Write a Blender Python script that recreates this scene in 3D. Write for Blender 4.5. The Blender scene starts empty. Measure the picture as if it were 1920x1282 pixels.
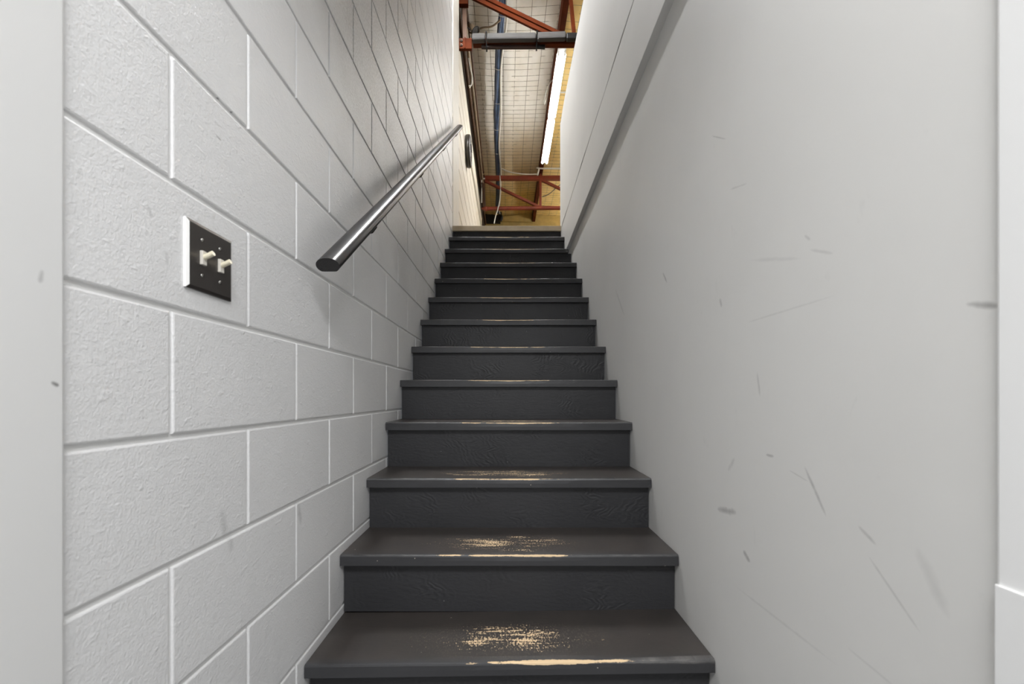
import bpy, bmesh, math, random
from mathutils import Vector, Matrix
random.seed(7)
D = bpy.data
SC = bpy.context.scene
COL = SC.collection

# ---------------------------------------------------------------- camera
EYE = 0.8895                                   # eye height above the lower floor
cam_d = D.cameras.new('camera')
cam = D.objects.new('camera', cam_d); COL.objects.link(cam)
cam.location = (0, 0, EYE)
cam.rotation_euler = (math.pi/2, 0, 0)
cam_d.sensor_width = 36; cam_d.sensor_fit = 'HORIZONTAL'
cam_d.lens = 815/1920*36
cam_d.shift_x = 8/1920
cam_d.shift_y = 102/1920
cam_d.clip_start = 0.02
cam_d.dof.use_dof = True
cam_d.dof.focus_distance = 2.0
cam_d.dof.aperture_fstop = 4.5
SC.camera = cam

# ---------------------------------------------------------------- world, lights, exposure
w = D.worlds.new('world'); SC.world = w; w.use_nodes = True
w.node_tree.nodes['Background'].inputs[0].default_value = (0.75, 0.85, 1, 1)
w.node_tree.nodes['Background'].inputs[1].default_value = 0.3
SC.view_settings.view_transform = 'Standard'
SC.view_settings.look = 'None'
SC.view_settings.gamma = 1
SC.view_settings.use_curve_mapping = False
SC.view_settings.exposure = 0.0
SC.cycles.caustics_reflective = False; SC.cycles.caustics_refractive = False
SC.cycles.max_bounces = 8
SC.cycles.adaptive_threshold = 0.07

def area(name, loc, rot, sx, sy, power, col=(1, 1, 1)):
    l = D.lights.new(name, 'AREA'); l.shape = 'RECTANGLE'; l.size = sx; l.size_y = sy
    l.energy = power; l.color = col
    o = D.objects.new(name, l); COL.objects.link(o); o.location = loc; o.rotation_euler = rot
    return o
# glazed entrance behind the viewer, and the lobby's ceiling panel
area('daylight_entrance', (0.25, -2.87, 1.15), (math.pi/2, 0, 0), 2.0, 2.0, 16, (0.97, 0.985, 1))
area('lobby_panel_light', (0.15, -0.62, 2.40), (0, 0, 0), 1.2, 0.6, 68, (0.985, 0.99, 1))
STAIR_FILL = 390.0                             # boosted tubes of an unseen lamp added to brighten the stair walls
TUBE = 52.0                                    # brightness of the fluorescent tubes

# ---------------------------------------------------------------- materials
class NT:
    def __init__(s, name):
        s.m = D.materials.new(name); s.m.use_nodes = True
        s.t = s.m.node_tree; s.b = s.t.nodes['Principled BSDF']
    def n(s, typ, **kw):
        x = s.t.nodes.new(typ)
        for k, v in kw.items(): setattr(x, k, v)
        return x
    def put(s, sock, v):
        if isinstance(v, bpy.types.NodeSocket): s.t.links.new(v, sock)
        elif v is not None: sock.default_value = v
    def math(s, op, a, b=None, c=None, clamp=False):
        x = s.n('ShaderNodeMath', operation=op, use_clamp=clamp)
        for i, v in enumerate((a, b, c)):
            if v is not None: s.put(x.inputs[i], v)
        return x.outputs[0]
    def vmath(s, op, a, b=None, out=0):
        x = s.n('ShaderNodeVectorMath', operation=op)
        s.put(x.inputs[0], a)
        if b is not None: s.put(x.inputs[1], b)
        return x.outputs[out]
    def obj(s): return s.n('ShaderNodeTexCoord').outputs['Object']
    def pos(s): return s.n('ShaderNodeNewGeometry').outputs['Position']
    def noise(s, vec, scale, detail=3, rough=.55, dist=0):
        x = s.n('ShaderNodeTexNoise'); s.put(x.inputs['Vector'], vec)
        x.inputs['Scale'].default_value = scale; x.inputs['Detail'].default_value = detail
        x.inputs['Roughness'].default_value = rough; x.inputs['Distortion'].default_value = dist
        return x.outputs['Fac']
    def voro(s, vec, scale):
        x = s.n('ShaderNodeTexVoronoi'); s.put(x.inputs['Vector'], vec); x.inputs['Scale'].default_value = scale
        return x
    def scale(s, vec, xyz): return s.vmath('MULTIPLY', vec, xyz)
    def rng(s, v, a, b, c=0., d=1.):
        x = s.n('ShaderNodeMapRange'); s.put(x.inputs[0], v)
        for i, q in enumerate((a, b, c, d)): s.put(x.inputs[i+1], q)
        return x.outputs[0]
    def mix(s, f, a, b):
        x = s.n('ShaderNodeMix', data_type='RGBA'); s.put(x.inputs[0], f); s.put(x.inputs[6], a); s.put(x.inputs[7], b)
        return x.outputs[2]
    def sep(s, v):
        x = s.n('ShaderNodeSeparateXYZ'); s.put(x.inputs[0], v); return x.outputs
    def comb(s, a, b, c):
        x = s.n('ShaderNodeCombineXYZ')
        for i, v in enumerate((a, b, c)): s.put(x.inputs[i], v)
        return x.outputs[0]
    def bump(s, h, strength, dist=.001, prev=None):
        x = s.n('ShaderNodeBump'); s.put(x.inputs['Height'], h)
        x.inputs['Strength'].default_value = strength; x.inputs['Distance'].default_value = dist
        if prev is not None: s.put(x.inputs['Normal'], prev)
        return x.outputs[0]
    def set(s, color=None, rough=None, metal=None, normal=None, spec=None):
        for k, v in (('Base Color', color), ('Roughness', rough), ('Metallic', metal), ('Normal', normal), ('Specular IOR Level', spec)):
            if v is not None: s.put(s.b.inputs[k], v)
        return s.m

def lin(r, g, b):
    f = lambda c: (c/255/12.92) if c <= 10 else ((c/255+.055)/1.055)**2.4
    return (f(r), f(g), f(b), 1)

def marks(nt, vec, lst, base, dark, soft=1.0):
    """scuffs with a shape of their own: soft capsules in the plane of the wall (y, z)"""
    acc = None
    o = nt.sep(vec)
    wob = nt.noise(vec, 45, 3)
    for (y0, z0, y1, z1, hw, st) in lst:
        cy, cz = (y0+y1)/2, (z0+z1)/2
        L = math.hypot(y1-y0, z1-z0) or 1e-3
        dy, dz = (y1-y0)/L, (z1-z0)/L
        a = nt.math('SUBTRACT', o[1], cy); b = nt.math('SUBTRACT', o[2], cz)
        u = nt.math('ADD', nt.math('MULTIPLY', a, dy/(L/2+hw)), nt.math('MULTIPLY', b, dz/(L/2+hw)))
        v = nt.math('ADD', nt.math('MULTIPLY', a, -dz/hw), nt.math('MULTIPLY', b, dy/hw))
        u2 = nt.math('MULTIPLY', u, u)
        v2 = nt.math('POWER', nt.math('ABSOLUTE', v), 1.3)
        r = nt.math('ADD', nt.math('MULTIPLY', u2, u2), v2)
        r = nt.math('ADD', r, nt.math('MULTIPLY', nt.math('SUBTRACT', wob, .5), 1.6))
        m = nt.rng(r, 1.25, -.1, 0, st*soft)
        acc = m if acc is None else nt.math('MAXIMUM', acc, m)
    return nt.mix(acc, base, dark)

def simple(name, col, rough=.5, metal=0, bs=60, bst=.15, bd=.001, var=.06, spec=None):
    nt = NT(name); p = nt.pos()
    nse = nt.noise(p, 7, 4)
    dark = tuple(c*(1-var*2) for c in col[:3])+(1,)
    c = nt.mix(nt.rng(nse, .35, .7), col, dark)
    return nt.set(c, rough, metal, nt.bump(nt.noise(p, bs, 4), bst, bd), spec)

M = {}
# painted concrete block
nt = NT('painted_block'); p = nt.pos()
c0 = lin(231, 231, 231)
c = nt.mix(nt.rng(nt.noise(p, 3.2, 4), .42, .75), c0, lin(226, 226, 226))
pits = nt.rng(nt.noise(nt.scale(p, (1, 1, 1.6)), 34, 2), .63, .74)
c = marks(nt, p, [(.803, 1.438, .805, 1.436, .0035, .95), (.842, 1.438, .844, 1.436, .003, .9), (.795, 1.367, .807, 1.366, .002, .5),
                  (.645, 1.168, .649, 1.160, .004, .25), (.678, 1.112, .680, 1.098, .004, .25), (.812, .672, .82, .63, .010, .22),
                  (.835, .624, .838, .60, .010, .15), (1.11, .61, 1.12, .565, .009, .22)], c, lin(60, 58, 56))
fine = nt.noise(p, 260, 3, .6)
s3 = nt.sep(p)                                  # darker mottled oval in the block colour above the rail
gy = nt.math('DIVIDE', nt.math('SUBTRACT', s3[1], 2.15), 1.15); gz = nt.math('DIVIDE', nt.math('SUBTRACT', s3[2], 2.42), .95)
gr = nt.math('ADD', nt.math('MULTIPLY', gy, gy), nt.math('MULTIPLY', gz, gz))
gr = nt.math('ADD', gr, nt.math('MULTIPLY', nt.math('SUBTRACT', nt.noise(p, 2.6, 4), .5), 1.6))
dark_mottle = nt.math('MULTIPLY', nt.rng(gr, 1.1, .1, 0, .62), nt.rng(nt.noise(p, 120, 2, .7), .35, .65, .45, 1))
c = nt.mix(dark_mottle, c, lin(140, 134, 130))
mid = nt.noise(nt.scale(p, (1, .8, 1.5)), 55, 3, .6)
nrm = nt.bump(fine, .5, .0022)
nrm = nt.bump(mid, .24, .003, nrm)
nrm = nt.bump(pits, .25, .002, nrm)
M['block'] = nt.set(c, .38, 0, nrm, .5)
nt = NT('painted_mortar'); p = nt.pos()
M['mortar'] = nt.set(lin(230, 230, 229), .42, 0, nt.bump(nt.noise(p, 140, 3), .25, .0015))
# painted plasterboard with scuffs
SCUFFS = [(0.511, 0.998, 0.484, 0.99, 0.0043, 0.7), (0.793, 0.758, 0.744, 0.689, 0.0038, 0.5),
 (0.838, 0.747, 0.787, 0.736, 0.0015, 0.3), (0.67, 0.687, 0.643, 0.672, 0.0032, 0.4), 
 (0.653, 0.648, 0.575, 0.581, 0.0023, 0.3), (1.118, 0.599, 1.039, 0.613, 0.0079, 0.55), (0.997, 0.531, 0.979, 0.521, 0.0061, 0.6),
 (1.069, 0.71, 1.044, 0.737, 0.0065, 0.25), (0.911, 0.767, 0.89, 0.767, 0.0033, 0.5),
 (1.155, 1.581, 1.085, 1.532, 0.0021, 0.4), (1.059, 1.394, 0.988, 1.373, 0.0025, 0.25), (0.988, 1.057, 0.728, 1.057, 0.0021, 0.18),
 (0.966, 1.192, 0.808, 1.146, 0.0043, 0.15), (0.793, 1.182, 0.782, 1.172, 0.0029, 0.3), (0.779, 1.152, 0.728, 1.129, 0.0028, 0.22),
 (1.112, 1.136, 1.104, 1.12, 0.0054, 0.4), (0.573, 0.681, 0.541, 0.626, 0.0096, 0.16), (1.034, 0.437, 0.728, 0.446, 0.0031, 0.16),
 (0.694, 0.488, 0.608, 0.482, 0.0024, 0.18), 
 (1.521, 1.321, 1.485, 1.281, 0.0046, 0.5), (0.946, 0.939, 0.936, 0.893, 0.0035, 0.3), 
 (2.18, 1.419, 2.03, 1.271, 0.0077, 0.25)]
for pname, pkey, plist in (('painted_plasterboard', 'plaster', SCUFFS), ('clean_plasterboard', 'plaster_clean', [])):
  nt = NT(pname); p = nt.pos()
  c = nt.mix(nt.rng(nt.noise(p, 2.1, 4), .45, .8), lin(230, 229, 226), lin(225, 224, 221))
  sm = nt.rng(nt.noise(nt.scale(p, (1, 2.2, .9)), 9, 5, .65, .6), .66, .8, 0, .16)      # faint handling smudges
  c = nt.mix(sm, c, lin(160, 158, 154))
  if plist: c = marks(nt, p, plist, c, lin(84, 82, 80), .75)
  nrm = nt.bump(nt.noise(p, 160, 3), .06, .001)
  nrm = nt.bump(nt.noise(p, 6, 2), .25, .004, nrm)
  M[pkey] = nt.set(c, .45, 0, nrm)
nt = NT('painted_jamb'); p = nt.pos()
c = marks(nt, p, [(.504, .905, .508, .903, .003, .9), (.49, 1.02, .492, 1.03, .003, .3)], lin(226, 226, 225), lin(40, 38, 38))
M['jamb'] = nt.set(c, .45, 0, nt.bump(nt.noise(p, 30, 3), .1, .001))
M['white_trim'] = simple('white_trim_paint', lin(249, 249, 248), .35, var=.005)
M['lobby_wall'] = simple('lobby_wall_paint', lin(228, 228, 228), .6, var=.02)
M['lobby_floor'] = simple('lobby_floor_vinyl', lin(130, 130, 130), .5, var=.08)
M['guard_far'] = simple('mezzanine_wall_paint', lin(196, 192, 182), .6, var=.04)
M['mezz_floor'] = simple('mezzanine_floor_boards', lin(112, 100, 84), .6, var=.1)

# stair paint: charcoal, worn through to bare wood on the treads
def stair_mat(name, tread):
    nt = NT(name); o = nt.obj(); p = nt.pos()
    ox = nt.sep(o); px = nt.sep(p)
    base = nt.mix(nt.rng(nt.noise(p, 4, 4), .4, .7), lin(58, 58, 60) if tread else lin(55, 55, 57), lin(52, 52, 54) if tread else lin(50, 50, 52))
    wood = nt.mix(nt.noise(nt.scale(p, (3, 40, 40)), 6, 3), lin(232, 208, 172), lin(216, 184, 140))
    chips = nt.voro(p, 34)
    r1 = nt.sep(chips.outputs['Color'])[0]
    chip = nt.math('MULTIPLY', nt.math('LESS_THAN', nt.math('ADD', chips.outputs['Distance'], nt.math('MULTIPLY', nt.noise(p, 300, 2), .09)), .115), nt.math('GREATER_THAN', r1, .90 if tread else .955))
    if tread:
        dusty = nt.rng(ox[1], .006, .03)
        top = nt.mix(nt.rng(nt.noise(p, 9, 5), .35, .75), lin(64, 59, 56), lin(56, 53, 51))
        base = nt.mix(dusty, base, top)
        # grey rubbed patch in the walking line
        xr = nt.math('DIVIDE', nt.math('ADD', ox[0], .01), .34); yr = nt.math('DIVIDE', nt.math('SUBTRACT', ox[1], .115), .105)
        r2 = nt.math('ADD', nt.math('MULTIPLY', xr, xr), nt.math('MULTIPLY', yr, yr))
        body = nt.math('SUBTRACT', 1, r2)
        st = nt.noise(nt.scale(p, (10, 150, 1)), 1.0, 5, .65)
        fn = nt.noise(nt.scale(p, (1, .45, 1)), 230, 3, .7)
        bl = nt.noise(nt.scale(p, (.6, 2.2, 1)), 13, 3)
        val = nt.math('ADD', nt.math('MULTIPLY', body, .34), nt.math('ADD', nt.math('MULTIPLY', st, .75), nt.math('ADD', nt.math('MULTIPLY', fn, .85), nt.math('MULTIPLY', bl, .60))))
        patch = nt.math('MULTIPLY', nt.rng(val, 1.455, 1.53), nt.rng(body, -.1, .2))
        # bare edge of the nosing
        xe = nt.math('DIVIDE', nt.math('SUBTRACT', ox[0], .01), .30)
        xe2 = nt.math('MULTIPLY', xe, xe)
        jag = nt.noise(nt.comb(nt.math('MULTIPLY', px[0], 7), nt.math('MULTIPLY', px[2], 31), 0), 1.0, 6, .72)
        wdt = nt.math('ADD', nt.math('MULTIPLY', nt.math('SUBTRACT', 1, xe2), .0150), nt.math('MULTIPLY', nt.math('SUBTRACT', jag, .5), .024))
        dst = nt.math('ADD', ox[1], nt.math('MULTIPLY', ox[2], -1.9))
        dst = nt.math('ADD', dst, nt.math('MULTIPLY', nt.math('SUBTRACT', fn, .5), .004))
        edge = nt.rng(nt.math('SUBTRACT', wdt, dst), -.0005, .0008)
        rub = nt.math('MULTIPLY', nt.rng(nt.math('SUBTRACT', .009, dst), 0, .006), nt.rng(jag, .38, .7, 0, .5))
        c = nt.mix(rub, base, lin(150, 147, 143))
        c = nt.mix(nt.math('MULTIPLY', nt.rng(body, .0, .8), nt.rng(fn, .52, .66, 0, .5)), c, lin(118, 108, 96))
        c = nt.mix(nt.math('MAXIMUM', patch, edge), c, wood)
        c = nt.mix(nt.math('MULTIPLY', chip, .75), c, lin(190, 182, 168))
        nrm = nt.bump(nt.noise(nt.scale(p, (.5, 3, 1)), 60, 4), .2, .001)
        nrm = nt.bump(nt.math('MAXIMUM', patch, edge), -.5, .0012, nrm)
        return nt.set(c, nt.rng(nt.math('MAXIMUM', patch, edge), 0, 1, .42, .75), 0, nrm, .45)
    w = nt.n('ShaderNodeTexWave'); w.inputs['Scale'].default_value = 22; w.inputs['Distortion'].default_value = 26
    w.inputs['Detail'].default_value = 3; w.inputs['Detail Scale'].default_value = .55
    nt.put(w.inputs['Vector'], nt.scale(p, (.55, 1, 1.2)))
    gate = nt.rng(nt.noise(p, 5.5, 2), .5, .68)
    strokes = nt.math('MULTIPLY', w.outputs['Fac'], gate)
    nrm = nt.bump(strokes, .45, .002)
    nrm = nt.bump(nt.noise(nt.scale(p, (.5, 1, 1.4)), 85, 4, .6), .4, .002, nrm)
    c = nt.mix(nt.math('MULTIPLY', chip, .5), base, lin(150, 150, 150))
    return nt.set(c, .42, 0, nrm, .3)
M['tread'] = stair_mat('worn_charcoal_tread_paint', True)
M['riser'] = stair_mat('charcoal_riser_paint', False)
M['nose_metal'] = simple('landing_edge_strip', lin(176, 160, 134), .5, var=.12)
M['rail'] = simple('black_handrail_paint', lin(36, 35, 35), .30, bs=90, bst=.06, var=.1, spec=.16)
nt = NT('handrail_end_grain'); p = nt.pos()
M['endgrain'] = nt.set(lin(26, 24, 24), .6, 0, nt.bump(nt.noise(nt.scale(p, (60, 12, 260)), 3, 3), .8, .002))
M['bracket'] = simple('dark_bracket_metal', lin(70, 66, 62), .35, .8, var=.1)
M['plate'] = simple('dark_metal_plate', lin(84, 80, 78), .34, .7, bs=20, bst=.03, var=.06)
M['plate_edge_glint'] = simple('painted_edge_glint', lin(246, 246, 244), .25, 0, var=.0)  # white colour stands in for the bright lobby reflected in the bevel
M['toggle'] = simple('ivory_toggle', lin(238, 230, 205), .3, 0, var=.03)
M['collar'] = simple('switch_collar', lin(214, 210, 200), .35, 0, var=.03)
M['screw'] = simple('steel_screw', lin(170, 168, 165), .25, 1, var=.05)
M['rust'] = simple('rust_red_primer', lin(88, 36, 9), .75, 0, bs=40, bst=.2, var=.18, spec=.12)
M['rust_far'] = simple('red_oxide_primer', lin(140, 58, 34), .5, 0, bs=40, bst=.2, var=.15)
M['brown_steel'] = simple('brown_steel', lin(92, 62, 40), .6, 0, var=.2)
M['grey_sleeve'] = simple('grey_foam_sleeve', lin(74, 72, 71), .8, 0, bs=120, bst=.3, var=.08)
M['dark_tube'] = simple('dark_brown_tube', lin(54, 32, 24), .35, 0, var=.2)
M['black'] = simple('black_plastic', lin(20, 19, 19), .5, 0, var=.1)
M['white_plastic'] = simple('white_plastic', lin(222, 218, 208), .4, 0, var=.05)
M['lamp_housing'] = simple('white_lamp_enamel', lin(235, 235, 230), .4, 0, var=.02)
M['blue_cable'] = simple('blue_cable_sheath', lin(86, 112, 152), .45, 0, var=.25)
M['dark_cable'] = simple('dark_cable_sheath', lin(52, 62, 82), .45, 0, var=.25)
M['tan'] = simple('tan_pipe', lin(150, 130, 104), .55, 0, var=.15)
M['dark_wood'] = simple('dark_wall_plate', lin(70, 56, 42), .8, 0, var=.25)
M['siding'] = simple('cream_siding', lin(236, 229, 214), .5, 0, bs=14, bst=.04, var=.03)
M['post'] = simple('white_post_paint', lin(232, 228, 218), .5, 0, var=.03)
M['clock_case'] = simple('dark_clock_case', lin(60, 56, 50), .35, 0, var=.1)
M['clock_glass'] = simple('clock_dial', lin(86, 88, 94), .12, 0, var=.02)
M['yellow_wall'] = simple('yellowed_board', lin(206, 178, 106), .7, 0, var=.12)
M['wire'] = simple('galvanised_wire', lin(128, 116, 96), .6, 0, var=.1)
# fibre insulation: white facing, yellowed to the right of the purlin and in the far bay
nt = NT('insulation_blanket'); p = nt.pos(); s = nt.sep(p)
wob = nt.math('MULTIPLY', nt.math('SUBTRACT', nt.noise(p, 1.3, 4), .5), 2.0)
far = nt.rng(nt.math('ADD', s[1], wob), 7.6, 10.8)
rgt = nt.math('GREATER_THAN', s[0], .71)
white = nt.mix(nt.rng(nt.noise(nt.scale(p, (2, 1, 1)), 2.5, 4), .4, .75), lin(240, 236, 228), lin(228, 221, 208))
yel = nt.mix(nt.rng(nt.noise(p, 3, 4), .4, .7), lin(238, 208, 138), lin(222, 188, 112))
c = nt.mix(nt.math('MAXIMUM', far, rgt), white, yel)
M['insul'] = nt.set(c, .75, 0, nt.bump(nt.noise(p, 25, 4), .3, .006))
nt = NT('fluorescent_tube'); nt.b.inputs['Emission Color'].default_value = (1, .99, .965, 1); nt.b.inputs['Emission Strength'].default_value = TUBE
M['tube'] = nt.set((1, 1, 1, 1), .4)
nt = NT('boosted_fill_tube'); nt.b.inputs['Emission Color'].default_value = (.98, .99, 1, 1); nt.b.inputs['Emission Strength'].default_value = STAIR_FILL
M['stair_fill_tube'] = nt.set((1, 1, 1, 1), .4)
nt = NT('entrance_glass'); nt.b.inputs['Transmission Weight'].default_value = 1
M['glass'] = nt.set((1, 1, 1, 1), .0)

# ---------------------------------------------------------------- mesh helpers
class MB:
    def __init__(s): s.v = []; s.f = []; s.smooth = []; s.mi = []
    def add(s, vs, fs, sm=False, mi=0):
        k = len(s.v); s.v += [tuple(q) for q in vs]
        for q in fs: s.f.append(tuple(i+k for i in q)); s.smooth.append(sm); s.mi.append(mi)
        return s
    def box(s, a, b, mi=0):
        x0, y0, z0 = a; x1, y1, z1 = b
        vs = [(x0, y0, z0), (x1, y0, z0), (x1, y1, z0), (x0, y1, z0), (x0, y0, z1), (x1, y0, z1), (x1, y1, z1), (x0, y1, z1)]
        return s.add(vs, [(0, 3, 2, 1), (4, 5, 6, 7), (0, 1, 5, 4), (1, 2, 6, 5), (2, 3, 7, 6), (3, 0, 4, 7)], mi=mi)
    def beam(s, a, b, wdt, hgt, up=(0, 0, 1)):
        """rectangular bar from a to b"""
        a, b = Vector(a), Vector(b); d = (b-a).normalized(); up = Vector(up)
        sd = d.cross(up).normalized(); u = sd.cross(d)
        vs = []
        for e in (a, b):
            for (i, j) in ((-1, -1), (1, -1), (1, 1), (-1, 1)): vs.append(e+sd*wdt/2*i+u*hgt/2*j)
        return s.add(vs, [(0, 1, 2, 3)[::-1], (4, 5, 6, 7), (0, 1, 5, 4), (1, 2, 6, 5), (2, 3, 7, 6), (3, 0, 4, 7)])
    def sweep(s, pts, prof, caps=True, up=(0, 0, 1), sm=True, capmi=0):
        pts = [Vector(q) for q in pts]; n = len(prof); up = Vector(up); vs = []
        for i, q in enumerate(pts):
            d = (pts[min(i+1, len(pts)-1)]-pts[max(i-1, 0)]).normalized()
            sd = d.cross(up)
            if sd.length < 1e-4: sd = d.cross(Vector((1, 0, 0)))
            sd.normalize(); u = sd.cross(d)
            for (x, y) in prof: vs.append(q+sd*x+u*y)
        fs = [(i*n+j, i*n+(j+1) % n, (i+1)*n+(j+1) % n, (i+1)*n+j) for i in range(len(pts)-1) for j in range(n)]
        s.add(vs, fs, sm)
        if caps:
            s.add(vs[:n], [tuple(range(n))[::-1]], mi=capmi); s.add(vs[-n:], [tuple(range(n))], mi=capmi)
        return s
    def tube(s, pts, r, n=10, up=(0, 0, 1)):
        return s.sweep(pts, [(r*math.cos(2*math.pi*k/n), r*math.sin(2*math.pi*k/n)) for k in range(n)], up=up)
    def lathe(s, origin, axis, prof, n=24, sm=True):
        """prof: (radius, distance along axis)"""
        o = Vector(origin); ax = Vector(axis).normalized()
        t = ax.orthogonal().normalized(); b = ax.cross(t); vs = []
        for (r, h) in prof:
            for k in range(n):
                a = 2*math.pi*k/n; vs.append(o+ax*h+t*r*math.cos(a)+b*r*math.sin(a))
        m = len(prof)
        fs = [(i*n+j, i*n+(j+1) % n, (i+1)*n+(j+1) % n, (i+1)*n+j) for i in range(m-1) for j in range(n)]
        s.add(vs, fs, sm)
        s.add(vs[:n], [tuple(range(n))[::-1]]); s.add(vs[-n:], [tuple(range(n))])
        return s
    def prism(s, poly, axis, a, b):
        """poly in the plane normal to axis ('x': (y,z), 'y': (x,z), 'z': (x,y))"""
        def P(q, t): return {'x': (t, q[0], q[1]), 'y': (q[0], t, q[1]), 'z': (q[0], q[1], t)}[axis]
        n = len(poly); vs = [P(q, a) for q in poly]+[P(q, b) for q in poly]
        return s.add(vs, [tuple(range(n))[::-1], tuple(range(n, 2*n))]+[(i, (i+1) % n, n+(i+1) % n, n+i) for i in range(n)])
    def mesh(s, name, mats, bevel=0, seg=2):
        me = D.meshes.new(name); me.from_pydata(s.v, [], s.f)
        for i, p in enumerate(me.polygons): p.use_smooth = s.smooth[i]; p.material_index = s.mi[i]
        for m in (mats if isinstance(mats, (list, tuple)) else [mats]): me.materials.append(m)
        bm = bmesh.new(); bm.from_mesh(me)
        if bevel:
            bm.faces.ensure_lookup_table()
            es = [e for e in bm.edges if len(e.link_faces) == 2 and e.calc_face_angle(0) > .6]
            bmesh.ops.bevel(bm, geom=es, offset=bevel, segments=seg, affect='EDGES', profile=.5)
        bmesh.ops.recalc_face_normals(bm, faces=bm.faces)
        bm.to_mesh(me); bm.free()
        return me
    def build(s, name, mats, parent=None, bevel=0, loc=None, seg=2):
        return link(name, s.mesh(name, mats, bevel, seg), parent, loc)

def link(name, me, parent=None, loc=None):
    o = D.objects.new(name, me); COL.objects.link(o)
    if parent: o.parent = parent
    if loc: o.location = loc
    return o
def empty(name, loc=(0, 0, 0)):
    o = D.objects.new(name, None); COL.objects.link(o); o.location = loc; o.empty_display_size = .1
    return o
def tag(o, label, cat=None, group=None, kind=None):
    o['label'] = label
    if cat: o['category'] = cat
    if group: o['group'] = group
    if kind: o['kind'] = kind
    return o
def struct(o, label, cat):
    return tag(o, label, cat, kind='structure')
def H(h): return h+EYE

# ---------------------------------------------------------------- dimensions
XL, XR = -.533, .543                 # faces of the block wall and of the plasterboard wall
RISE, RUN = .1942, .2537
NOSE = [(1.135, -.695), (1.3765, -.5025), (1.637, -.3095)]
for k in range(4, 14): NOSE.append((1.1307+RUN*(k-1), -.6953+RISE*(k-1)))
Y_LAND, Z_LAND = NOSE[12][0], H(NOSE[12][1])
Y_START, Y_END = .519, 4.185         # block wall begins and ends
ROOF = H(4.95)

# ---------------------------------------------------------------- setting: floors and shells
fl = MB().box((-2.4, -3.0, -.12), (2.4, 4.3, 0)).build('floor', M['lobby_floor'])
struct(fl, 'grey lobby floor at the foot of the stairs', 'floor')

# block wall: mortar bed with each block set proud of it
wall = MB().box((-.74, Y_START, 0), (XL-.0042, Y_END, ROOF)).build('wall_left', M['mortar'])
struct(wall, 'grey painted concrete block wall on the left of the stairs', 'wall')
BH, BL, J, JV = .2032, .4064, .0085, .0056
def block_mesh(length):
    mb = MB(); t = .03; h = BH-J; e = .0032; d = .0034
    x0, x1, x2 = -t, -d, 0
    vs = [(x0, 0, 0), (x0, length, 0), (x0, length, h), (x0, 0, h),
          (x1, 0, 0), (x1, length, 0), (x1, length, h), (x1, 0, h),
          (x1+d*.75, e*.3, e*.3), (x1+d*.75, length-e*.3, e*.3), (x1+d*.75, length-e*.3, h-e*.3), (x1+d*.75, e*.3, h-e*.3),
          (x2, e, e), (x2, length-e, e), (x2, length-e, h-e), (x2, e, h-e)]
    fs = []
    for r in range(3):
        for i in range(4): fs.append((r*4+i, r*4+(i+1) % 4, (r+1)*4+(i+1) % 4, (r+1)*4+i))
    fs.append((12, 13, 14, 15))
    mb.add(vs, fs)
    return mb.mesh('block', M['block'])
cache = {}
Z0 = .8255-4*BH-BH
nblock = 0
row = 0
while True:
    z = Z0+row*BH
    if z > ROOF-.02: break
    zb = z+J/2
    # row whose base is z=.8255 has joints at y=.6885
    phase = .6885 if (row-5) % 2 == 0 else .6885-BL/2
    y = phase-BL*2
    while y < Y_END:
        a, b = max(y, Y_START-.004), min(y+BL, Y_END)
        if b-a > .03:
            top = z+BH
            # hidden behind the stairs: skip
            kk = sum(1 for q in NOSE if q[0] < b)
            stair_at_end = H(NOSE[max(kk-1, 0)][1]) if kk else 0
            kk0 = sum(1 for q in NOSE if q[0] < a-.03)
            stair_at_start = H(NOSE[kk0-1][1]) if kk0 else 0
            if top > stair_at_start-.04 and top > 0.02:
                L = round(b-a-JV, 4)
                if L not in cache: cache[L] = block_mesh(L)
                if zb+BH-J < ROOF:
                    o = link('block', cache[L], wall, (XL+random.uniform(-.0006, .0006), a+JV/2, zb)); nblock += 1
        y += BL
    row += 1

# right: plasterboard wall below, proud rim and guard wall above
wr = MB().box((XR, .477, 0), (XR+.12, Y_LAND+.05, H(1.32))).build('wall_right', M['plaster'])
struct(wr, 'grey plasterboard wall with scuff marks on the right of the stairs', 'wall')
MB().box((.514, .40, H(1.293)), (XR+.13, 4.23, H(1.614))).build('rim_board', M['plaster_clean'], wr, .002)
g = MB(); n = 22                               # guard panel, very slightly bowed like hung board
vs = []; fs = []
for i in range(n+1):
    y = .40+(4.232-.40)*i/n
    bow = .0025*math.sin(i*.55)+.0012*math.sin(i*1.7+1)
    ztop = H(2.693)+.006*math.sin(i*.4)-(.035 if i == n else (.010 if i == n-1 else 0))
    vs += [(.5145-abs(bow), y, H(1.6165)), (.5145-abs(bow)*.5, y, ztop), (.635, y, ztop), (.635, y, H(1.6165))]
for i in range(n):
    for j in range(4): fs.append((i*4+j, i*4+(j+1) % 4, i*4+4+(j+1) % 4, i*4+4+j))
fs += [(0, 1, 2, 3), (n*4, n*4+3, n*4+2, n*4+1)]
g.add(vs, fs).build('guard_panel', M['plaster_clean'], wr, .003)

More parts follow.
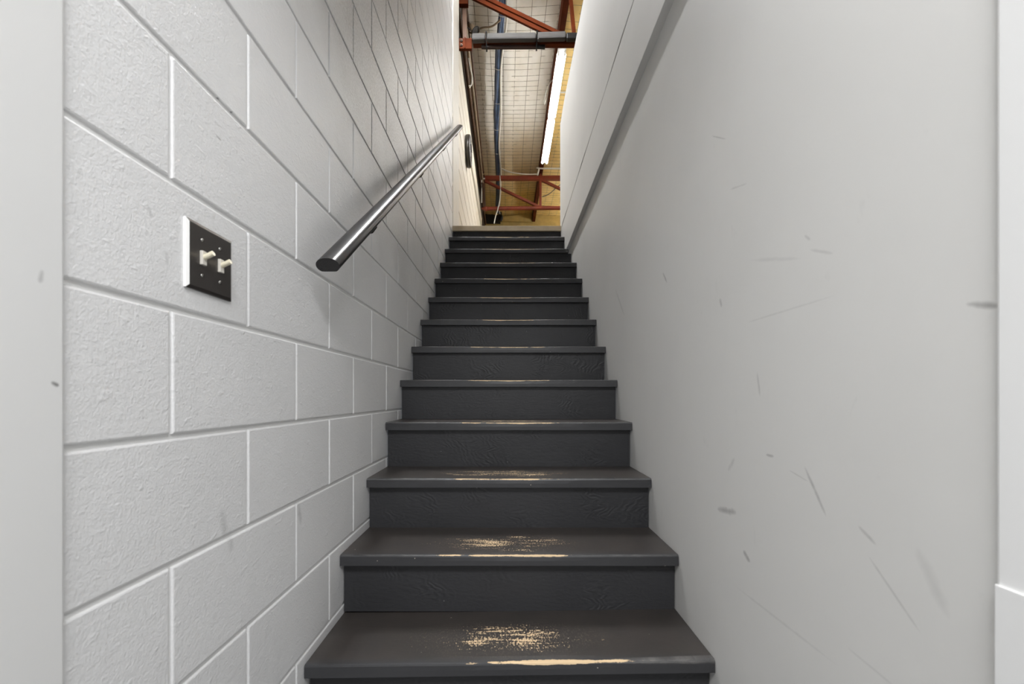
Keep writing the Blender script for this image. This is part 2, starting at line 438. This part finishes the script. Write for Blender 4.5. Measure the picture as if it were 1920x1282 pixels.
# doorway at the foot of the stairs: grey reveal on the left, white jamb on the right
dl = MB().box((-.74, -.05, 0), (-.527, Y_START-.001, 2.25)).build('trim_1', M['jamb'], None, .004)
struct(dl, 'smooth grey door reveal at the left edge', 'trim')
dr = MB().box((.535, -.05, 0), (.69, .477, 2.25)).build('trim_2', M['white_trim'], None, .004)
struct(dr, 'white door jamb at the right edge', 'trim')
MB().box((.5322, -.02, 0), (.5348, .4755, H(-.205))).build('jamb_plinth', M['white_trim'], dr, .0009)
hd = MB().box((-.74, -.05, 2.25), (.69, .40, 2.50)).build('trim_3', M['white_trim'])
struct(hd, 'white door head over the foot of the stairs', 'trim')

# ---------------------------------------------------------------- staircase
stair = empty('staircase', (0, NOSE[0][0], 0))
tag(stair, 'straight charcoal painted wooden staircase with worn treads between two walls', 'staircase')
W0, W1 = XL+.0015, XR-.0015
TH = .034
rise_y = lambda k: NOSE[k][0]+.030
sc_y = NOSE[0][0]
for k in range(13):
    y, h = NOSE[k]; z = H(h)
    x1 = W1 if k < 10 else .5125
    # riser under this nosing
    zb = H(NOSE[k-1][1]) if k else 0
    r = MB().box((W0+.002, 0, 0), ((x1 if k > 10 else W1)-.002, .02, z-TH-zb+.002))
    r.build('riser', M['riser'], stair, .0008, (0, rise_y(k)-sc_y, zb-.001), 1)
    if k == 12: break
    depth = (NOSE[k+1][0]+.030)-y+.018
    t = MB(); nx = 44
    # nosing edge a little uneven from wear
    sag = [random.uniform(-.0006, .0006) for _ in range(nx+1)]
    vs = []; fs = []
    for i in range(nx+1):
        x = W0+(x1-W0)*i/nx
        wear = .0022*math.exp(-((x-.02)/.22)**2)+sag[i]
        zz = -(.0024*math.exp(-((x-.02)/.25)**2))
        tilt = -.0075*(x-.0)/.54*-1 if k == 0 else 0          # lowest tread sits out of level
        sec = [(0.0+wear*.3, -TH), (wear*.2, -TH*.55), (.0+wear, -.0055+zz), (.0016+wear, -.0020+zz), (.0055+wear, zz), (.03, zz*.4), (depth, 0), (depth, -TH)]
        for (yy, z_) in sec: vs.append((x, yy, z_+tilt))
    m = len(sec)
    for i in range(nx):
        for j in range(m): fs.append((i*m+j, i*m+(j+1) % m, (i+1)*m+(j+1) % m, (i+1)*m+j))
    fs += [tuple(range(m)), tuple(nx*m+j for j in range(m))[::-1]]
    t.add(vs, fs).build('tread', M['tread'], stair, 0, (0, y-sc_y, z))
landing = MB().box((-.533, Y_LAND+.052, Z_LAND-.25), (.635, 11.9, Z_LAND-.001)).build('floor_2', M['mezz_floor'])
struct(landing, 'upper floor landing at the head of the stairs', 'floor')
strip = MB().box((W0, -.002, -.046), (.5125, .028, .003)).build('landing_edge_strip', M['nose_metal'], stair, .002, (0, Y_LAND-sc_y, Z_LAND))
strip['label'] = 'tan edge strip along the top landing'
mez = MB().box((.64, -2.9, Z_LAND-.25), (6.5, 11.9, Z_LAND-.001)).build('floor_3', M['mezz_floor'])
struct(mez, 'upper floor beyond the guard wall', 'floor')
mezl = MB().box((-2.4, -2.9, Z_LAND-.02), (.635, .34, Z_LAND-.001)).build('floor_4', M['mezz_floor'])
struct(mezl, 'upper floor over the lobby', 'floor')

# ---------------------------------------------------------------- lobby behind the viewer
lob = MB().box((-2.4, -2.95, 2.45), (2.4, -.05, 2.50)).build('ceiling_2', M['lobby_wall'])
struct(lob, 'white lobby ceiling', 'ceiling')
for nm, a, b, lb in (('wall_lobby_left', (-2.5, -2.95, 0), (-2.4, -.05, 2.5), 'white wall on the left of the lobby'),
                     ('wall_lobby_right', (2.4, -2.95, 0), (2.5, -.05, 2.5), 'white wall on the right of the lobby'),
                     ('wall_lobby_back', (-2.4, -3.0, 0), (2.4, -2.9, 2.5), 'white wall at the back of the lobby'),
                     ('wall_lobby_front_left', (-2.4, -.049, 0), (-.745, .05, 2.5), 'white lobby wall left of the stair doorway'),
                     ('wall_lobby_front_right', (.695, -.049, 0), (2.4, .05, 2.5), 'white lobby wall right of the stair doorway')):
    struct(MB().box(a, b).build(nm, M['lobby_wall']), lb, 'wall')

# ---------------------------------------------------------------- roof space above
ceil = MB().box((-2.4, -2.95, ROOF+.06), (6.6, 12.1, ROOF+.12)).build('ceiling', M['dark_wood'])
struct(ceil, 'warehouse roof lined with insulation held up by wire mesh', 'ceiling')
# blanket sagging between the wires
WX, WY = .187, .117
def blanket(name, x0, x1, y0, y1, parent):
    sx, sy = 3, 2
    nx = max(1, round((x1-x0)/WX))*sx; ny = max(1, round((y1-y0)/WY))*sy
    vs = []; fs = []
    rnd = random.Random(3)
    amp = {}
    for j in range(ny+1):
        for i in range(nx+1):
            x = x0+(x1-x0)*i/nx; y = y0+(y1-y0)*j/ny
            ci, cj = i//sx, j//sy
            a = amp.setdefault((ci, cj), rnd.uniform(.010, .032))
            bulge = a*abs(math.sin(math.pi*i/sx))*abs(math.sin(math.pi*j/sy))
            big = .035*math.sin(math.pi*i/nx)*(.6+.4*math.sin(y*1.3))
            vs.append((x, y, ROOF+.03-bulge-big))
    for j in range(ny):
        for i in range(nx):
            q = j*(nx+1)+i; fs.append((q, q+1, q+nx+2, q+nx+1))
    mb = MB().add(vs, fs, True)
    return mb.build(name, M['insul'], parent)
PX0, PX1 = .672, .747                           # purlin
def wires(name, x0, x1, y0, y1, parent):
    mb = MB(); nx = round((x1-x0)/WX); ny = round((y1-y0)/WY)
    def zz(x, y):
        f = (x-x0)/(x1-x0)
        return ROOF+.028-.035*math.sin(math.pi*f)*(.6+.4*math.sin(y*1.3))
    for i in range(nx+1):
        x = x0+(x1-x0)*i/nx; jx = random.uniform(-.012, .012)
        pts = [(x+jx+.006*math.sin(q*.9+i), y0+(y1-y0)*q/14, zz(x, y0+(y1-y0)*q/14)) for q in range(15)]
        mb.tube(pts, .0030, 4)
    for j in range(ny+1):
        y = y0+(y1-y0)*j/ny; jy = random.uniform(-.012, .012)
        pts = [(x0+(x1-x0)*q/8, y+jy, zz(x0+(x1-x0)*q/8, y)) for q in range(9)]
        mb.tube(pts, .0027, 4)
    o = mb.build(name, M['wire'], parent); o['kind'] = 'stuff'; return o
for (x0, x1) in ((-.62, PX0), (PX1, 2.05)):
    blanket('insulation_blanket', x0, x1, 3.3, 12.0, ceil)
    wires('wire_mesh', x0+.01, x1-.01, 3.3, 12.0, ceil)
blanket('insulation_blanket', 2.05, 6.5, 3.3, 12.0, ceil)
blanket('insulation_blanket', -.62, 6.5, -2.9, 3.3, ceil)

def purlin(x0, x1, label):
    """cold-rolled channel running the length of the roof"""
    zb = H(4.78); t = .006
    mb = MB().prism([(x0, zb), (x1, zb), (x1, zb+t), (x0+t, zb+t), (x0+t, ROOF+.05), (x1, ROOF+.05), (x1, ROOF+.056), (x0, ROOF+.056)], 'y', -2.8, 11.9)
    return tag(mb.build('roof_purlin', M['rust']), label, 'beam')
purlin(PX0, PX1, 'rust coloured steel purlin running above the lit strip lamp')

# outer walls of the roof space
for nm, a, b, mt, lb in (
    ('wall_back', (-.70, 11.9, Z_LAND-.3), (6.6, 12.0, ROOF+.1), 'yellow_wall', 'yellowed end wall far beyond the trusses'),
    ('wall_upper_right', (6.5, -2.9, Z_LAND-.3), (6.6, 11.9, ROOF+.1), 'guard_far', 'wall on the far right of the upper floor'),
    ('wall_upper_front', (-2.4, -3.0, 2.5), (6.6, -2.9, ROOF+.1), 'guard_far', 'upper wall behind the viewer'),
    ('wall_upper_left', (-2.5, -2.9, 2.5), (-2.4, .55, ROOF+.1), 'guard_far', 'upper wall left of the lobby'),
    ('wall_upper_return', (-2.4, .45, 2.52), (-.745, .55, ROOF+.1), 'guard_far', 'upper wall beside the block wall'),
    ('wall_upper_left_far', (-.70, 4.30, Z_LAND-.3), (-.62, 11.9, ROOF+.1), 'dark_wood', 'dark wall behind the cream siding')):
    struct(MB().box(a, b).build(nm, M[mt]), lb, 'wall')

# ---------------------------------------------------------------- white post and cream siding beyond the block wall
post = MB().box((-.62, 4.245, Z_LAND), (-.532, 4.74, H(4.45))).build('trim_4', M['post'], None, .004)
struct(post, 'white post between the block wall and the cream siding', 'trim')
for zz in (2.05, 2.72, 3.38, 3.9):
    MB().box((-.60, 4.187, H(zz)), (-.536, 4.243, H(zz+.035))).build('clip', M['white_plastic'], post, .002)
sid = empty('wall_siding', (0, 0, 0)); struct(sid, 'cream horizontal board siding on the left beyond the stairs', 'wall')
zb, ztop, nb = Z_LAND, H(4.06), 10
bh = (ztop-zb)/nb
for i in range(nb):
    z0 = zb+i*bh
    mb = MB().prism([(0, 0), (.030, .0), (.034, .004), (.031, bh-.0045), (.027, bh-.001), (0, bh-.001)], 'y', 0, 5.26)
    o = mb.build('siding_board', M['siding'], sid, 0, (-.592, 4.742, z0)); o.rotation_euler = (0, 0, math.radians(.38))
cap = MB().box((0, 0, 0), (.034, 5.26, .022)).build('siding_cap', M['siding'], sid, .003, (-.592, 4.742, ztop)); cap.rotation_euler = (0, 0, math.radians(.38))

# wall clock
ck = empty('wall_clock', (-.560, 5.92, H(3.334)))
tag(ck, 'round dark wall clock hanging on the cream siding', 'clock')
MB().lathe((0, 0, 0), (1, 0, 0), [(.175, 0), (.20, .004), (.205, .03), (.20, .056), (.188, .062), (.180, .054)], 40).build('case', M['clock_case'], ck)
MB().lathe((.0545, 0, 0), (1, 0, 0), [(.182, 0), (.182, .003), (.12, .006), (.0, .0065)], 40).build('dial', M['clock_glass'], ck)
dial = [o for o in ck.children if o.name.startswith('dial')][0]
MB().beam((.063, 0, 0), (.063, -.06, .07), .004, .010, (1, 0, 0)).build('hour_hand', M['black'], dial)
MB().beam((.065, 0, 0), (.065, .11, .05), .004, .007, (1, 0, 0)).build('minute_hand', M['black'], dial)
# conduit along the siding
cd = MB().tube([(-.545, 6.1, H(3.43)), (-.54, 7, H(3.44)), (-.535, 8.5, H(3.43)), (-.524, 9.95, H(3.44))], .013, 8).build('wall_conduit', M['white_plastic'])
tag(cd, 'thin conduit running along the cream siding past the clock', 'conduit')

# ---------------------------------------------------------------- handrail
rail = empty('handrail', (0, 0, 0))
tag(rail, 'black oval wooden handrail fixed to the block wall', 'handrail')
RX = -.463
A = Vector((RX, 1.118, H(.3365))); B = Vector((RX, 4.20, H(2.604)))
prof = []
for i in range(28):
    a = 2*math.pi*i/28
    x = .0305*math.copysign(abs(math.cos(a))**.95, math.cos(a)); y = .0195*math.copysign(abs(math.sin(a))**.95, math.sin(a))
    prof.append((x, max(y, -.0160)))
pts = [A.lerp(B, i/10) for i in range(11)]
MB().sweep(pts, prof, capmi=1).build('rail', [M['rail'], M['endgrain']], rail)
dirv = (B-A).normalized()
for yy in (1.52, 2.36, 3.2, 3.98):
    t = (yy-A.y)/(B.y-A.y); c = A.lerp(B, t)
    br = MB().tube([c+Vector((0, 0, -.014)), c+Vector((0, 0, -.040)), c+Vector((-.012, 0, -.056)), c+Vector((-.035, 0, -.060)), Vector((XL, c.y, c.z-.060))], .0065, 10, (0, 1, 0))
    br.lathe((XL, c.y, c.z-.060), (1, 0, 0), [(.026, 0), (.026, .004), (.016, .009), (.008, .010)], 18)
    br.beam(c+Vector((0, 0, -.0165))-dirv*.03, c+Vector((0, 0, -.0165))+dirv*.03, .02, .004)
    bo = br.build('bracket', M['bracket'], rail)
    MB().lathe(c+Vector((.004, 0, -.021))+dirv*.018, (0, 0, -1), [(.005, 0), (.005, .003), (.003, .005)], 10).build('screw', M['screw'], bo)

# ---------------------------------------------------------------- light switch
sw = empty('light_switch', (XL, .7725, H(.2385)))
tag(sw, 'dark double toggle light switch on the block wall', 'light switch')
hw, hh, tk, bv = .0585, .0575, .0065, .0052
pl = MB()
vs = [(0, -hw, -hh), (0, hw, -hh), (0, hw, hh), (0, -hw, hh), (tk-.0022, -hw, -hh), (tk-.0022, hw, -hh), (tk-.0022, hw, hh), (tk-.0022, -hw, hh),
      (tk, -hw+bv, -hh+bv), (tk, hw-bv, -hh+bv), (tk, hw-bv, hh-bv), (tk, -hw+bv, hh-bv)]
pl.add(vs, [(0, 1, 2, 3), (0, 1, 5, 4), (1, 2, 6, 5), (2, 3, 7, 6), (4, 5, 9, 8), (5, 6, 10, 9), (6, 7, 11, 10), (8, 9, 10, 11)])
pl.build('cover_plate', M['plate'], sw)
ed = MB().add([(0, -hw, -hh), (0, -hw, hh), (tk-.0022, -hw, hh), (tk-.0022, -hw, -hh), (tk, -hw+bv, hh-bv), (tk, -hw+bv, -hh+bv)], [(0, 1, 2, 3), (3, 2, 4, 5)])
e = ed.build('plate_edge_glint', M['plate_edge_glint'], sw); e['label'] = 'bevelled plate edge with its bright reflection painted white'
for ty in (-.0235, .0225):
    MB().box((tk-.001, ty-.0055, -.0125), (tk+.0048, ty+.0055, .0115)).build('collar', M['collar'], sw, .0008)
    tg = MB().sweep([(tk+.002, ty, .0), (tk+.010, ty, .0035), (tk+.0175, ty, .0072), (tk+.0195, ty, .0080)],
                    [(.0046*math.cos(2*math.pi*k/14), .0044*math.sin(2*math.pi*k/14)) for k in range(14)])
    # taper the tip
    v2 = []
    for i, q in enumerate(tg.v): v2.append(q)
    o = tg.build('toggle', M['toggle'], sw); o['label'] = 'ivory toggle flipped up'
    for sz in (.0305, -.0305):
        MB().lathe((tk-.0002, ty, sz), (1, 0, 0), [(.0034, 0), (.0034, .0008), (.0024, .0016), (.0004, .0018)], 14).build('screw', M['screw'], sw)

# ---------------------------------------------------------------- roof trusses
def angle_bar(a, b, s, t=.009, flip=1):
    """double angle: two legs with a groove between them"""
    a, b = Vector(a), Vector(b); d = (b-a).normalized(); up = Vector((0, -1, 0)); sd = d.cross(up).normalized()
    mb = MB()
    for q in (-1, 1):
        mb.beam(a+sd*q*s*.29, b+sd*q*s*.29, t*2.2, s*.42, tuple(sd))
    mb.beam(a+Vector((0, .022, 0)), b+Vector((0, .022, 0)), t, s*.9, tuple(sd))
    return mb
def truss(y, zb, zt, x_left, label, mat, tube_chord, nodes):
    t = empty('roof_truss', (x_left, y, zb)); tag(t, label, 'roof truss')
    off = Vector((x_left, y, zb))
    def loc(p): return Vector(p)-off
    x_end = 6.45
    if tube_chord:
        mb = MB().tube([loc((x_left+.05, y, zb-.012)), loc((.7, y, zb)), loc((x_end, y, zb))], .042, 14)
        mb.build('bottom_chord', mat, t)
        MB().lathe(loc((x_left, y, zb-.014)), (1, 0, 0), [(.02, -.06), (.03, -.05), (.03, -.01), (.05, .0), (.05, .05), (.043, .055)], 16).build('chord_end', mat, t)
    else:
        MB().box(loc((x_left, y-.035, zb-.042)), loc((x_end, y+.035, zb+.030))).build('bottom_chord', mat, t, .006)
    mb = MB().beam(loc((x_left-.02, y, zt)), loc((x_end, y, zt)), .08, .085); mb.build('top_chord', mat, t, .005)
    up = True
    for i, (x0, x1) in enumerate(nodes):
        if i % 2 == 0: a, b = (x0, y, zt-.04), (x1, y, zb+.02)
        else: a, b = (x0, y, zt-.04), (x1, y, zb+.02)
        if tube_chord: MB().beam(loc(a), loc(b), .05, .062, (0, -1, 0)).build('diagonal', mat, t, .004)
        else: angle_bar(loc(a), loc(b), .10).build('diagonal', mat, t)
    return t, loc
ZN, ZF = 5.01, 9.35
t1, loc = truss(ZN, H(4.078), H(4.70), -.40, 'nearest rust orange roof truss carrying a grey wrapped pipe', M['rust'], False, [(-.46, .70), (2.0, .78), (2.05, 3.3), (4.6, 3.35)])
gp = MB().box(loc((-.585, ZN-.045, H(3.972))), loc((-.41, ZN-.005, H(4.092))))
gp.build('end_plate', M['rust'], t1, .004)
MB().box(loc((-.495, ZN-.058, H(3.970))), loc((-.48, ZN-.044, H(4.094)))).build('weld_rib', M['rust'], t1, .002)
for zq in (4.062, 4.010):
    MB().lathe(loc((-.528, ZN-.045, H(zq))), (0, -1, 0), [(.017, 0), (.017, .010), (.009, .011), (.009, .02)], 6, False).build('bolt', M['brown_steel'], t1)
MB().box(loc((-.56, ZN-.03, H(4.50))), loc((-.455, ZN+.03, H(4.76)))).build('gusset_plate', M['rust'], t1, .003)
MB().beam(loc((.775, ZN, H(4.06))), loc((.715, ZN, H(4.68))), .04, .045, (0, -1, 0)).build('vertical', M['rust'], t1, .003)
MB().beam(loc((-.495, ZN+.05, H(4.10))), loc((-.505, ZN+.05, H(4.7))), .05, .05, (0, -1, 0)).build('vertical', M['brown_steel'], t1, .003)

t2, loc = truss(ZF, H(4.05), H(4.69), -.50, 'far red roof truss with a round lower chord', M['rust_far'], True, [(-.53, .68), (.73, 1.95), (1.97, 3.2), (3.22, 4.45)])
for x in (.70, 1.96, 3.21):
    MB().beam(loc((x, ZF, H(4.05))), loc((x+.005, ZF, H(4.82))), .05, .05, (0, -1, 0)).build('vertical', M['rust_far'], t2, .003)
MB().beam(loc((-.50, ZF+.02, H(4.0))), loc((-.53, ZF+.02, H(4.72))), .06, .07, (0, -1, 0)).build('vertical', M['brown_steel'], t2, .003)
MB().box(loc((-.535, ZF-.06, H(4.60))), loc((-.49, ZF+.05, H(4.74)))).build('end_plate', M['brown_steel'], t2, .003)

# grey wrapped pipe and dark tube strapped to the near chord
pp = empty('wrapped_pipe', (0, ZN-.085, H(4.062)))
tag(pp, 'grey foam wrapped pipe strapped along the nearest truss', 'pipe')
def rot_box(mb, p0, p1, w, h): return mb.beam(p0, p1, w, h)
rot_box(MB(), (-.405, 0, -.008), (-.252, 0, -.004), .07, .078).build('sleeve', M['grey_sleeve'], pp, .018)
rot_box(MB(), (-.236, 0, -.004), (.322, 0, .004), .07, .074).build('sleeve', M['grey_sleeve'], pp, .018)
rot_box(MB(), (.336, 0, .006), (.66, 0, .017), .07, .078).build('sleeve', M['grey_sleeve'], pp, .018)
rot_box(MB(), (.662, 0, .006), (.80, 0, .006), .06, .07).build('pipe_end', M['black'], pp, .012)
for x, dz in ((-.244, -.004), (.329, .005)):
    mb = MB()
    prof = [(-.041, .042), (.060, .042), (.098, -.076), (.050, -.076)]
    for i in range(4):
        a, b = prof[i], prof[(i+1) % 4]
        mb.beam((x, a[0], a[1]+dz), (x+.004, b[0], b[1]+dz), .006, .014, (1, 0, 0))
    mb.build('strap', M['black'], pp)
dt = MB().tube([(-.30, ZN-.012, H(4.014)), (-.26, ZN-.014, H(4.010)), (.28, ZN-.014, H(4.011)), (.33, ZN-.010, H(4.014))], .0205, 12)
tag(dt.build('strapped_tube', M['dark_tube']), 'dark brown tube strapped under the nearest truss chord', 'pipe')
db = MB().beam((.335, ZN-.012, H(4.016)), (.43, ZN-.01, H(4.016)), .03, .036)
tag(db.build('strapped_tube_stub', M['black'], None, .006), 'short black tube stub under the nearest truss chord', 'pipe')

# ---------------------------------------------------------------- strip lamps
def strip_lamp(x, y0, label, pairs=2, h=H(4.40), tube='tube'):
    full = 2.65 if pairs == 2 else 1.315
    r = empty('strip_lamp', (x, y0, h)); tag(r, label, 'lamp', 'fluorescent strip lamps')
    MB().prism([(-.052, .004), (.052, .004), (.054, .012), (.030, .058), (-.030, .058), (-.054, .012)], 'y', -.02, full+.02).build('housing', M['lamp_housing'], r)
    for sx in (-.04, .04):
        for (a, b) in ((.012, 1.30), (1.345, 2.64))[:pairs]:
            MB().tube([(sx, a+.025, -.018), (sx, b-.025, -.018)], .0175, 12).build('tube', M[tube], r)
            for e0 in (a, b-.026):
                MB().box((sx-.013, e0, -.040), (sx+.013, e0+.026, .004)).build('socket', M['lamp_housing'], r, .003)
    for yy in (.5*full/2.65, 2.1*full/2.65):
        MB().beam((0, yy, .055), (0, yy, ROOF-.03-h), .004, .004, (0, 1, 0)).build('hanger', M['wire'], r)
    return r
strip_lamp(.690, 5.535, 'lit white fluorescent strip lamp hanging above the landing between two trusses')
strip_lamp(-.44, 2.95, 'out-of-view fluorescent strip lamp added above the top steps to brighten the walls', 1, H(4.66), 'stair_fill_tube')
strip_lamp(1.9, 5.9, 'out-of-view strip lamp added over the upper floor between the trusses to light the roof')  # this lamp and the next are unseen, added to light the roof space
strip_lamp(1.9, 9.2, 'out-of-view strip lamp added over the far right of the upper floor to light the far bay')
pull = MB().tube([(.672, 6.60, H(4.80)), (.60, 6.62, H(4.70)), (.575, 6.66, H(4.60)), (.555, 6.7, H(4.53)), (.57, 6.7, H(4.50)), (.59, 6.66, H(4.56))], .006, 6)
tag(pull.build('lamp_cord', M['white_plastic']), 'pale looped cord beside the strip lamp', 'cord')

# ---------------------------------------------------------------- cables and pipes
bun = empty('cable_bundle', (0, 0, 0)); tag(bun, 'bundle of blue cables tied together under the insulation', 'cables')
path = [(-.02, 3.4, 4.80), (-.03, 4.6, 4.80), (-.046, 5.32, 4.82), (-.084, 5.70, 4.83), (-.132, 6.34, 4.80), (-.172, 7.28, 4.81), (-.20, 8.18, 4.82), (-.197, 9.34, 4.86), (-.245, 10.8, 4.85), (-.25, 11.45, 4.84)]
def smooth_path(p, n=5):
    out = []
    P = [Vector(q) for q in p]; P = [P[0]*2-P[1]]+P+[P[-1]*2-P[-2]]
    for i in range(1, len(P)-2):
        for k in range(n):
            t = k/n; a, b, c, d = P[i-1:i+3]
            out.append(.5*((2*b)+(c-a)*t+(2*a-5*b+4*c-d)*t*t+(3*b-a-3*c+d)*t**3))
    out.append(P[-2]); return out
sp = smooth_path(path)
offs = [(-.026, 0, 'dark_cable'), (-.011, .012, 'blue_cable'), (-.010, -.012, 'blue_cable'), (.010, .010, 'dark_cable'), (.011, -.012, 'blue_cable'), (-.030, -.016, 'dark_cable')]
for i, (dx, dz, mt) in enumerate(offs):
    pts = [(q.x+dx*1.3+.006*math.sin(j*.8+i*1.9), q.y, H(q.z)+dz+.004*math.cos(j*.7+i)) for j, q in enumerate(sp)]
    MB().tube(pts, .0165, 8).build('cable', M[mt], bun)
pts = [(q.x+.044+.012*math.sin(j*.55), q.y, H(q.z)-.026+.004*math.cos(j*.9)) for j, q in enumerate(sp)]
o = MB().tube(pts, .015, 8).build('cable', M['white_plastic'], bun); o['label'] = 'white cable along the bundle'
for j in (12, 16, 20, 24, 28, 32, 36):
    q = sp[j]
    ring = [(q.x+.062*math.cos(a), q.y, H(q.z)+.040*math.sin(a)) for a in [2*math.pi*k/16 for k in range(17)]]
    MB().tube(ring, .0045, 6, (0, 1, 0)).build('cable_tie', M['white_plastic'], bun)

def cable(name, pts, r, mt, label, cat='cable', n=8):
    return tag(MB().tube(smooth_path([(a, b, H(c)) for a, b, c in pts]), r, n).build(name, M[mt]), label, cat)
cable('overhead_pipe', [(-.524, 3.0, 4.60), (-.524, 5.0, 4.60), (-.528, 7.5, 4.60), (-.545, 9.9, 4.60)], .024, 'tan', 'tan pipe running above the siding under the roof edge', 'pipe', 12)
cable('overhead_pipe', [(-.575, 3.0, 4.56), (-.575, 5.5, 4.56), (-.580, 8, 4.56), (-.59, 11.5, 4.56)], .026, 'brown_steel', 'dark brown pipe in the corner above the siding', 'pipe', 12)
cable('overhead_pipe', [(-.50, 5.1, 4.73), (-.505, 7, 4.73), (-.515, 9.2, 4.73)], .018, 'brown_steel', 'brown pipe closest to the insulation beyond the nearest truss', 'pipe', 10)
cable('loose_wire', [(-.53, 5.62, 4.74), (-.46, 5.6, 4.68), (-.33, 5.5, 4.66), (-.20, 5.5, 4.68), (-.09, 5.45, 4.72)], .011, 'tan', 'tan wire slung across to the cable bundle')
cable('loose_wire', [(-.50, 5.42, 4.60), (-.46, 5.42, 4.56), (-.38, 5.40, 4.49), (-.28, 5.40, 4.46), (-.20, 5.40, 4.41), (-.12, 5.36, 4.40)], .006, 'dark_cable', 'thin dark wire drooping behind the wrapped pipe')
cable('loose_wire', [(-.50, 5.55, 4.32), (-.485, 5.62, 4.24), (-.462, 5.7, 4.18), (-.475, 5.72, 4.10), (-.51, 5.7, 4.07)], .008, 'white_plastic', 'white looped wire at the top of the siding')
cable('loose_wire', [(-.49, 5.6, 4.30), (-.475, 5.68, 4.22), (-.478, 5.75, 4.14), (-.505, 5.75, 4.08)], .006, 'white_plastic', 'short white wire beside the looped one on the siding')
cable('loose_wire', [(-.14, 9.28, 4.87), (.02, 9.27, 4.79), (.2, 9.27, 4.755), (.42, 9.27, 4.735), (.64, 9.27, 4.74)], .012, 'white_plastic', 'white wire sagging along the far truss top chord')
cable('loose_wire', [(-.165, 9.25, 4.70), (-.155, 9.25, 4.45), (-.165, 9.25, 4.20), (-.21, 9.27, 4.0), (-.26, 9.3, 3.85), (-.29, 9.3, 3.70)], .011, 'white_plastic', 'white wire hanging down past the far truss')
cable('loose_wire', [(.75, 9.5, 4.36), (.9, 9.5, 4.42), (1.05, 9.5, 4.55), (1.2, 9.48, 4.68), (1.28, 9.45, 4.92)], .008, 'dark_cable', 'dark wire crossing behind the far truss diagonal')
cable('roof_conduit', [(.62, 9.05, 4.60), (.66, 9.05, 4.745), (.72, 9.05, 4.745), (2.2, 9.05, 4.735)], .016, 'white_plastic', 'pale conduit crossing to the right above the far truss', 'conduit')
cable('roof_conduit', [(-.555, 9.2, 4.10), (-.555, 9.2, 4.55), (-.55, 9.2, 4.60), (-.48, 9.2, 4.61)], .014, 'white_plastic', 'white conduit bent round the corner at the far end of the siding', 'conduit')
cable('roof_conduit', [(.76, 6.75, 4.72), (.9, 6.75, 4.72), (1.6, 6.75, 4.72)], .012, 'white_plastic', 'short pale conduit right of the strip lamp', 'conduit')

# beige horn behind the near truss plate
hn = empty('horn_speaker', (-.455, 5.30, H(4.52))); tag(hn, 'beige horn with a dark rim behind the nearest truss', 'horn')
ax = Vector((.55, -.15, -.72)).normalized()
MB().lathe((0, 0, 0), ax, [(.012, -.03), (.022, 0), (.035, .05), (.052, .11), (.056, .115), (.050, .112), (.03, .06), (.005, .02)], 24).build('bell', M['tan'], hn)
MB().lathe(ax*.105, ax, [(.056, 0), (.059, .004), (.059, .012), (.052, .013), (.050, .004)], 24).build('rim', M['black'], hn)

MB().beam((0, 0, .01), (-.07, 0, .075), .02, .012).build('bracket', M['brown_steel'], hn)
# far end: leaning board, black slab for the shade in an opening, debris
lb = MB().prism([(-.17, H(4.76)), (.64, H(4.735)), (.63, H(4.98)), (.45, H(4.965)), (-.17, H(4.85))], 'y', 11.80, 11.83).build('leaning_board', M['yellow_wall'])
tag(lb, 'pale yellow board leaning at the far end wall', 'board')
rec = MB().box((-.615, 11.86, H(4.72)), (-.20, 11.898, H(5.0))).build('opening_shade', M['black'])  # shade of a wall opening, made as a black slab on the wall
tag(rec, 'black slab for the shade inside an opening in the far end wall', 'opening')
cl = cable('hanging_cloth', [(-.20, 11.7, 4.95), (-.21, 11.66, 4.88), (-.17, 11.6, 4.78), (-.20, 11.6, 4.68)], .045, 'black', 'dark tangle of cable hanging by the far opening', 'cables', 8)
cl.name = 'cable_tangle'
